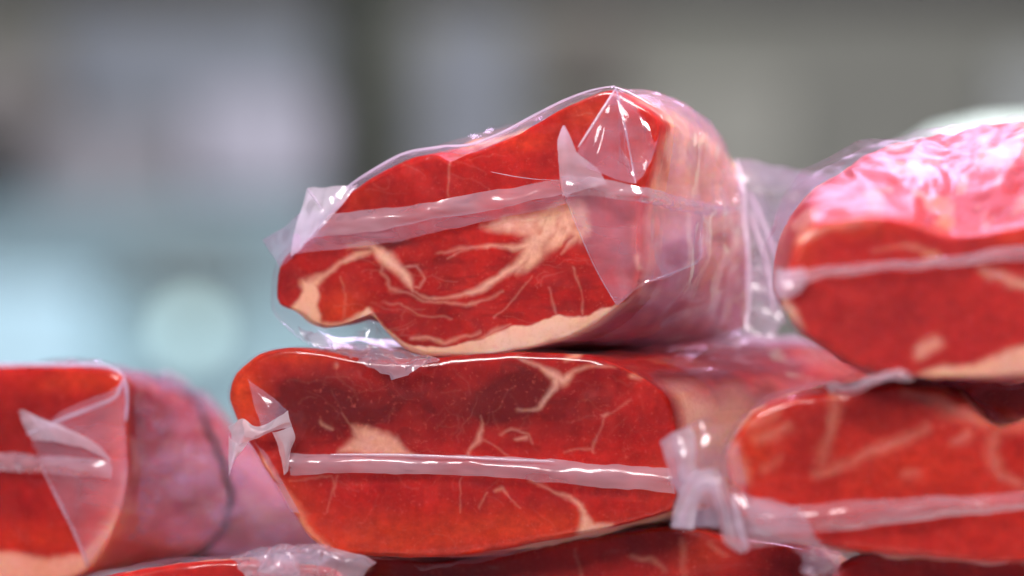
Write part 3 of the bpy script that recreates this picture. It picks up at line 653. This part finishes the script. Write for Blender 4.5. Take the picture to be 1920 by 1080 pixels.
# the bag's empty tail, gathered behind the ham
sheet(top, 'film_tail', [[(1378, 305, -.13), (1390, 380, -.13), (1394, 450, -.13), (1400, 520, -.13), (1400, 570, -.125), (1392, 628, -.12)],
                         [(1450, 318, -.15), (1430, 400, -.15), (1430, 460, -.15), (1436, 530, -.14), (1430, 585, -.135), (1420, 638, -.125)],
                         [(1580, 344, -.19), (1500, 420, -.18), (1486, 480, -.18), (1480, 545, -.16), (1468, 600, -.145), (1446, 640, -.13)]], MILK, nu=120, nv=24, wr=.002, seed=12, pleat=(7, .004))
for i, pts in enumerate(([(1394, 400, -.12), (1402, 470, -.115), (1404, 560, -.115), (1398, 625, -.11)], [(1410, 400, -.13), (1418, 430, -.13), (1440, 500, -.13), (1452, 590, -.125)], [(1406, 360, -.13), (1440, 440, -.135), (1475, 540, -.14)], [(1380, 300, -.125), (1392, 345, -.12), (1398, 420, -.115)])):
    fold(top, 'film_crease', pts, .0014, HAZY)

bag_patch(top, 'film_pucker', 285, 362, 0.30, 0.99, .0030, 7, 9, FILM_W, seed=15)
sheet(top, 'film_flap', [[(1154, 164, .003), (1156, 165, .003), (1158, 166, .003)], [(1172, 236, .006), (1205, 222, .004), (1243, 232, sl(1243, .02))], [(1192, 344, .008), (1206, 330, .008), (1222, 300, sl(1222, .02))]], FLAP, smooth=(False, False), seed=16)
bag_patch(top, 'film_drape', 312, 405, 0.06, 0.98, .0050, 5, 5, VEIL, seed=17)
# middle ham
bag_patch(mid, 'film_streak', 321, 328, 0.45, 0.9, .002, 2, 2, HAZY, seed=27, lift=.004, nu=40, nv=50)  # milky strips laid as the white streak highlights on the film
bag_patch(mid, 'film_streak', 304, 307, 0.25, 0.6, .002, 2, 3, MILK, seed=28, lift=.004, nu=30, nv=50)  # second painted streak highlight
bag_patch(mid, 'film_pucker', 284, 350, 0.12, 0.98, .0040, 12, 4, FILM_W, seed=26)
sheet(mid, 'seam_strip', [[(538, 848, .004), (700, 850, .006), (900, 857, .006), (1050, 864, .006), (1255, 878, .006)], [(540, 866, .007), (700, 867, .009), (900, 874, .009), (1050, 884, .009), (1262, 900, .008)], [(544, 889, .006), (700, 887, .007), (900, 894, .007), (1050, 906, .007), (1268, 926, .006)]], SEAM, seed=20, nu=80)
fold(mid, 'film_crease', [(620, 852, .009), (760, 853, .010), (900, 859, .010), (1040, 865, .010)], .0007, HAZY)
sheet(mid, 'film_bow', [[(428, 800, .004), (455, 786, .010), (478, 800, .012), (512, 790, .016), (541, 770, .018)], [(432, 815, .006), (452, 808, .012), (480, 812, .016), (512, 806, .018), (543, 790, .018)], [(430, 840, .004), (446, 836, .010), (470, 828, .012), (505, 814, .014), (547, 806, .015)]], WHITE, wr=.002, seed=21, smooth=(True, True))
sheet(mid, 'film_bow', [[(428, 815, .004), (440, 830, .008), (466, 826, .010)], [(428, 850, .002), (436, 850, .006), (452, 845, .008)], [(430, 892, .0), (433, 880, .002), (440, 862, .003)]], WHITE, wr=.001, seed=22)
sheet(mid, 'film_bow', [[(510, 812, .014), (530, 806, .015), (548, 800, .016)], [(520, 835, .010), (535, 830, .012), (552, 822, .012)], [(528, 865, .006), (536, 862, .008), (545, 846, .008)], [(532, 892, .004), (535, 890, .004), (540, 884, .005)]], WHITE, wr=.001, seed=23)
sheet(mid, 'film_flap', [[(464, 712, .003), (466, 714, .003), (468, 716, .003)], [(478, 755, .006), (495, 750, .008), (510, 744, .006)], [(494, 802, .010), (515, 790, .012), (541, 770, .014)]], FLAP, smooth=(False, False), seed=24)
sheet(mid, 'film_flap', [[(478, 830, .004), (500, 850, .004)], [(505, 880, .003), (528, 900, .004)], [(545, 960, .003), (560, 965, .003)]], FLAP, seed=25)

# right front ham: gathered end and seam
sheet(rf, 'seam_strip', [[(1395, 940, .005), (1480, 946, .007), (1600, 938, .008), (1750, 930, .008), (1960, 922, .008)], [(1400, 970, .009), (1480, 975, .011), (1600, 962, .011), (1750, 950, .011), (1960, 938, .010)], [(1420, 1000, .006), (1500, 1004, .007), (1600, 990, .007), (1750, 972, .007), (1960, 952, .007)]], SEAM, seed=30)
sheet(rf, 'film_gather', [[(1236, 832, .0), (1262, 812, .008), (1296, 796, .006)], [(1246, 862, .004), (1276, 848, .014), (1306, 836, .012)], [(1256, 902, .004), (1278, 890, .014), (1310, 872, .014)], [(1276, 932, .004), (1296, 912, .010), (1330, 890, .012)]], HAZY, wr=.0025, freq=40, seed=31)
sheet(rf, 'film_gather', [[(1290, 796, .004), (1330, 786, .006), (1390, 800, .004)], [(1302, 846, .010), (1340, 845, .012), (1388, 862, .010)], [(1312, 888, .012), (1350, 890, .014), (1400, 936, .012)]], VEIL, wr=.0025, freq=40, seed=32)
sheet(rf, 'film_gather', [[(1260, 988, .004), (1274, 930, .012), (1304, 882, .018), (1346, 880, .020), (1372, 930, .020), (1384, 985, .018), (1404, 1034, .012)], [(1278, 990, .008), (1290, 940, .016), (1310, 902, .024), (1340, 900, .026), (1358, 944, .026), (1370, 1000, .022), (1396, 1036, .016)], [(1302, 992, .006), (1308, 950, .012), (1318, 922, .018), (1334, 920, .020), (1346, 960, .020), (1358, 1012, .016), (1388, 1038, .012)]], HAZY, wr=.0015, freq=40, seed=33, nu=90, nv=22)
sheet(rf, 'film_gather', [[(1264, 986, .002), (1300, 990, .004), (1350, 992, .006)], [(1285, 930, .004), (1315, 925, .008), (1348, 930, .008)], [(1305, 895, .006), (1325, 892, .008), (1345, 895, .008)]], MILK, seed=34)
sheet(rf, 'film_gather', [[(1366, 900, .010), (1410, 932, .010), (1500, 952, .009)], [(1376, 960, .016), (1430, 985, .014), (1520, 992, .010)], [(1398, 1032, .010), (1450, 1024, .010), (1540, 1018, .008)]], MILK, wr=.003, freq=45, seed=35)
fold(rf, 'film_crease', [(1374, 930, .016), (1382, 960, .018), (1392, 1000, .016), (1402, 1030, .012)], .0016, HAZY)  # crease whose bright highlight is put into the milky film
sheet(rf, 'film_flap', [[(1545, 728, .010), (1600, 712, .022), (1660, 698, .034), (1700, 694, .038)], [(1560, 738, .012), (1610, 722, .026), (1670, 708, .038), (1706, 704, .040)], [(1572, 742, .010), (1620, 728, .022), (1680, 714, .034), (1712, 710, .038)]], HAZY, wr=.0045, seed=36)  # raised film; its white streak highlight is put into the milky colour
sheet(rf, 'film_flap', [[(1480, 1030, .0), (1530, 1026, .004), (1580, 1030, .0)], [(1500, 1050, .004), (1540, 1050, .010), (1575, 1050, .004)], [(1510, 1085, .0), (1540, 1085, .004), (1570, 1080, .0)]], FLAP, wr=.005, freq=130, seed=37)

# upper right ham
sheet(ur, 'seam_strip', [[(1462, 512, .004), (1560, 498, .006), (1680, 488, .006), (1800, 478, .006), (1960, 455, .006)], [(1462, 525, .007), (1560, 508, .009), (1680, 500, .009), (1800, 490, .009), (1960, 470, .008)], [(1464, 540, .005), (1560, 520, .007), (1680, 508, .007), (1800, 500, .007), (1960, 486, .007)]], SEAM, seed=40)
sheet(ur, 'film_flap', [[(1452, 505, .0), (1475, 505, .006), (1510, 500, .006)], [(1450, 540, .002), (1475, 540, .008), (1512, 525, .008)], [(1458, 560, .0), (1475, 560, .006), (1500, 545, .006)]], HAZY, wr=.002, seed=41)

bag_patch(ur, 'film_pucker', 190, 350, 0.06, 0.97, .0045, 8, 3, FILM_P, seed=42)
# left ham: corner flap, seam and the black cord
sheet(left, 'seam_strip', [[(-200, 846, .006), (0, 850, .008), (100, 856, .010), (205, 862, .010)], [(-200, 860, .009), (0, 864, .011), (100, 872, .013), (208, 880, .012)], [(-200, 880, .007), (0, 884, .009), (100, 890, .010), (206, 898, .010)]], SEAM, seed=50)
sheet(left, 'film_flap', [[(36, 768, .012), (50, 772, .014), (66, 800, .014)], [(44, 800, .012), (100, 800, .016), (160, 820, .014)], [(60, 825, .012), (120, 830, .014), (210, 862, .012)]], HAZY, wr=.0015, seed=51)
sheet(left, 'film_flap', [[(60, 830, .010), (120, 770, .010), (180, 745, .008), (232, 720, .003)], [(90, 890, .009), (140, 850, .011), (190, 830, .009), (236, 810, .003)], [(125, 970, .006), (160, 930, .008), (200, 910, .007), (238, 890, .002)], [(165, 1065, .003), (180, 1040, .004), (205, 1000, .004), (228, 950, .001)]], FLAP, smooth=(True, True), wr=.0015, seed=52)
fold(left, 'film_crease', [(50, 815, .014), (120, 785, .013), (170, 765, .010), (215, 745, .006), (230, 712, .003)], .0014, MILK)
fold(left, 'film_crease', [(75, 870, .012), (110, 940, .009), (140, 1000, .007), (165, 1062, .004)], .0009, MILK)
fold(left, 'film_crease', [(232, 705, .003), (238, 740, .002), (236, 790, .001)], .0012, MILK)
fold(left, 'film_edge', [(-220, 716, .001), (-150, 688, .001), (0, 684, .001), (120, 684, .001), (198, 686, .001), (232, 704, .001)], .0012, HAZY, m=60)
bag_patch(left, 'film_pucker', 268, 392, 0.04, 0.97, .0050, 9, 6, LILAC, seed=53)
# cord: a loop in a slanting plane round the body
def loop_world(ham, F, cF, R, cR, t, grow, slant):
    th, rings, kind, c0, c1 = ham.rings(F, cF, R, cR, 90, 4, 0.05, 0.006, 0.05, 40, 0.0022, 2)
    ss = [q for q, k in zip(rings, kind) if k[0] == 1 and k[1] > 0]
    out = []
    for j, a in enumerate(th):
        tt = min(0.98, max(0.05, t + slant * math.sin(-a)))
        i = int(tt * 39); q = ss[i]; c = q.mean(0); d = q[j] - c; out.append(c + d * (1 + grow / np.linalg.norm(d)))
    out.append(out[0]); return np.array(out)
LF = [(-260, 800), (-230, 720), (-150, 692), (0, 688), (120, 688), (195, 690), (225, 702), (236, 730), (236, 800), (240, 870), (228, 950), (205, 1015), (168, 1070), (100, 1092), (0, 1095), (-120, 1095), (-220, 1040), (-265, 930)]
LR = [(300, 728), (350, 736), (392, 766), (425, 806), (530, 870), (612, 960), (618, 1050), (500, 1058), (380, 1050), (250, 1045), (150, 1020), (80, 930), (80, 820), (130, 730), (220, 702)]
fold(left, 'elastic_cord', loop_world(left, LF, (20, 890), LR, (310, 880), 0.50, 0.0035, 0.26), 0.0020, CORD, m=180, k=8, world=True)

# bottom left ham: crumpled film on top
sheet(bl, 'film_pucker', [[(430, 1052, .0), (490, 1028, .004), (570, 1020, .006), (700, 1046, .0)], [(440, 1068, .008), (500, 1048, .014), (590, 1046, .016), (690, 1060, .006)], [(450, 1095, .004), (510, 1090, .008), (590, 1090, .010), (680, 1088, .004)]], MILK, wr=.0045, freq=55, seed=60, nu=80, nv=40)
sheet(bl, 'film_pucker', [[(474, 1036, .008), (510, 1018, .012), (552, 1030, .010)], [(478, 1062, .014), (515, 1055, .020), (556, 1060, .014)], [(484, 1095, .010), (520, 1092, .014), (556, 1092, .010)]], MILK, wr=.004, freq=65, seed=61, nu=60, nv=40)
sheet(bc, 'film_flap', [[(770, 1062, .0), (860, 1052, .001), (960, 1034, .001), (1035, 1016, .0)], [(790, 1070, .008), (870, 1060, .010), (960, 1042, .010), (1036, 1022, .004)]], FLAP, wr=.002, seed=62)  # hazy strip paints the highlight along the top of the film
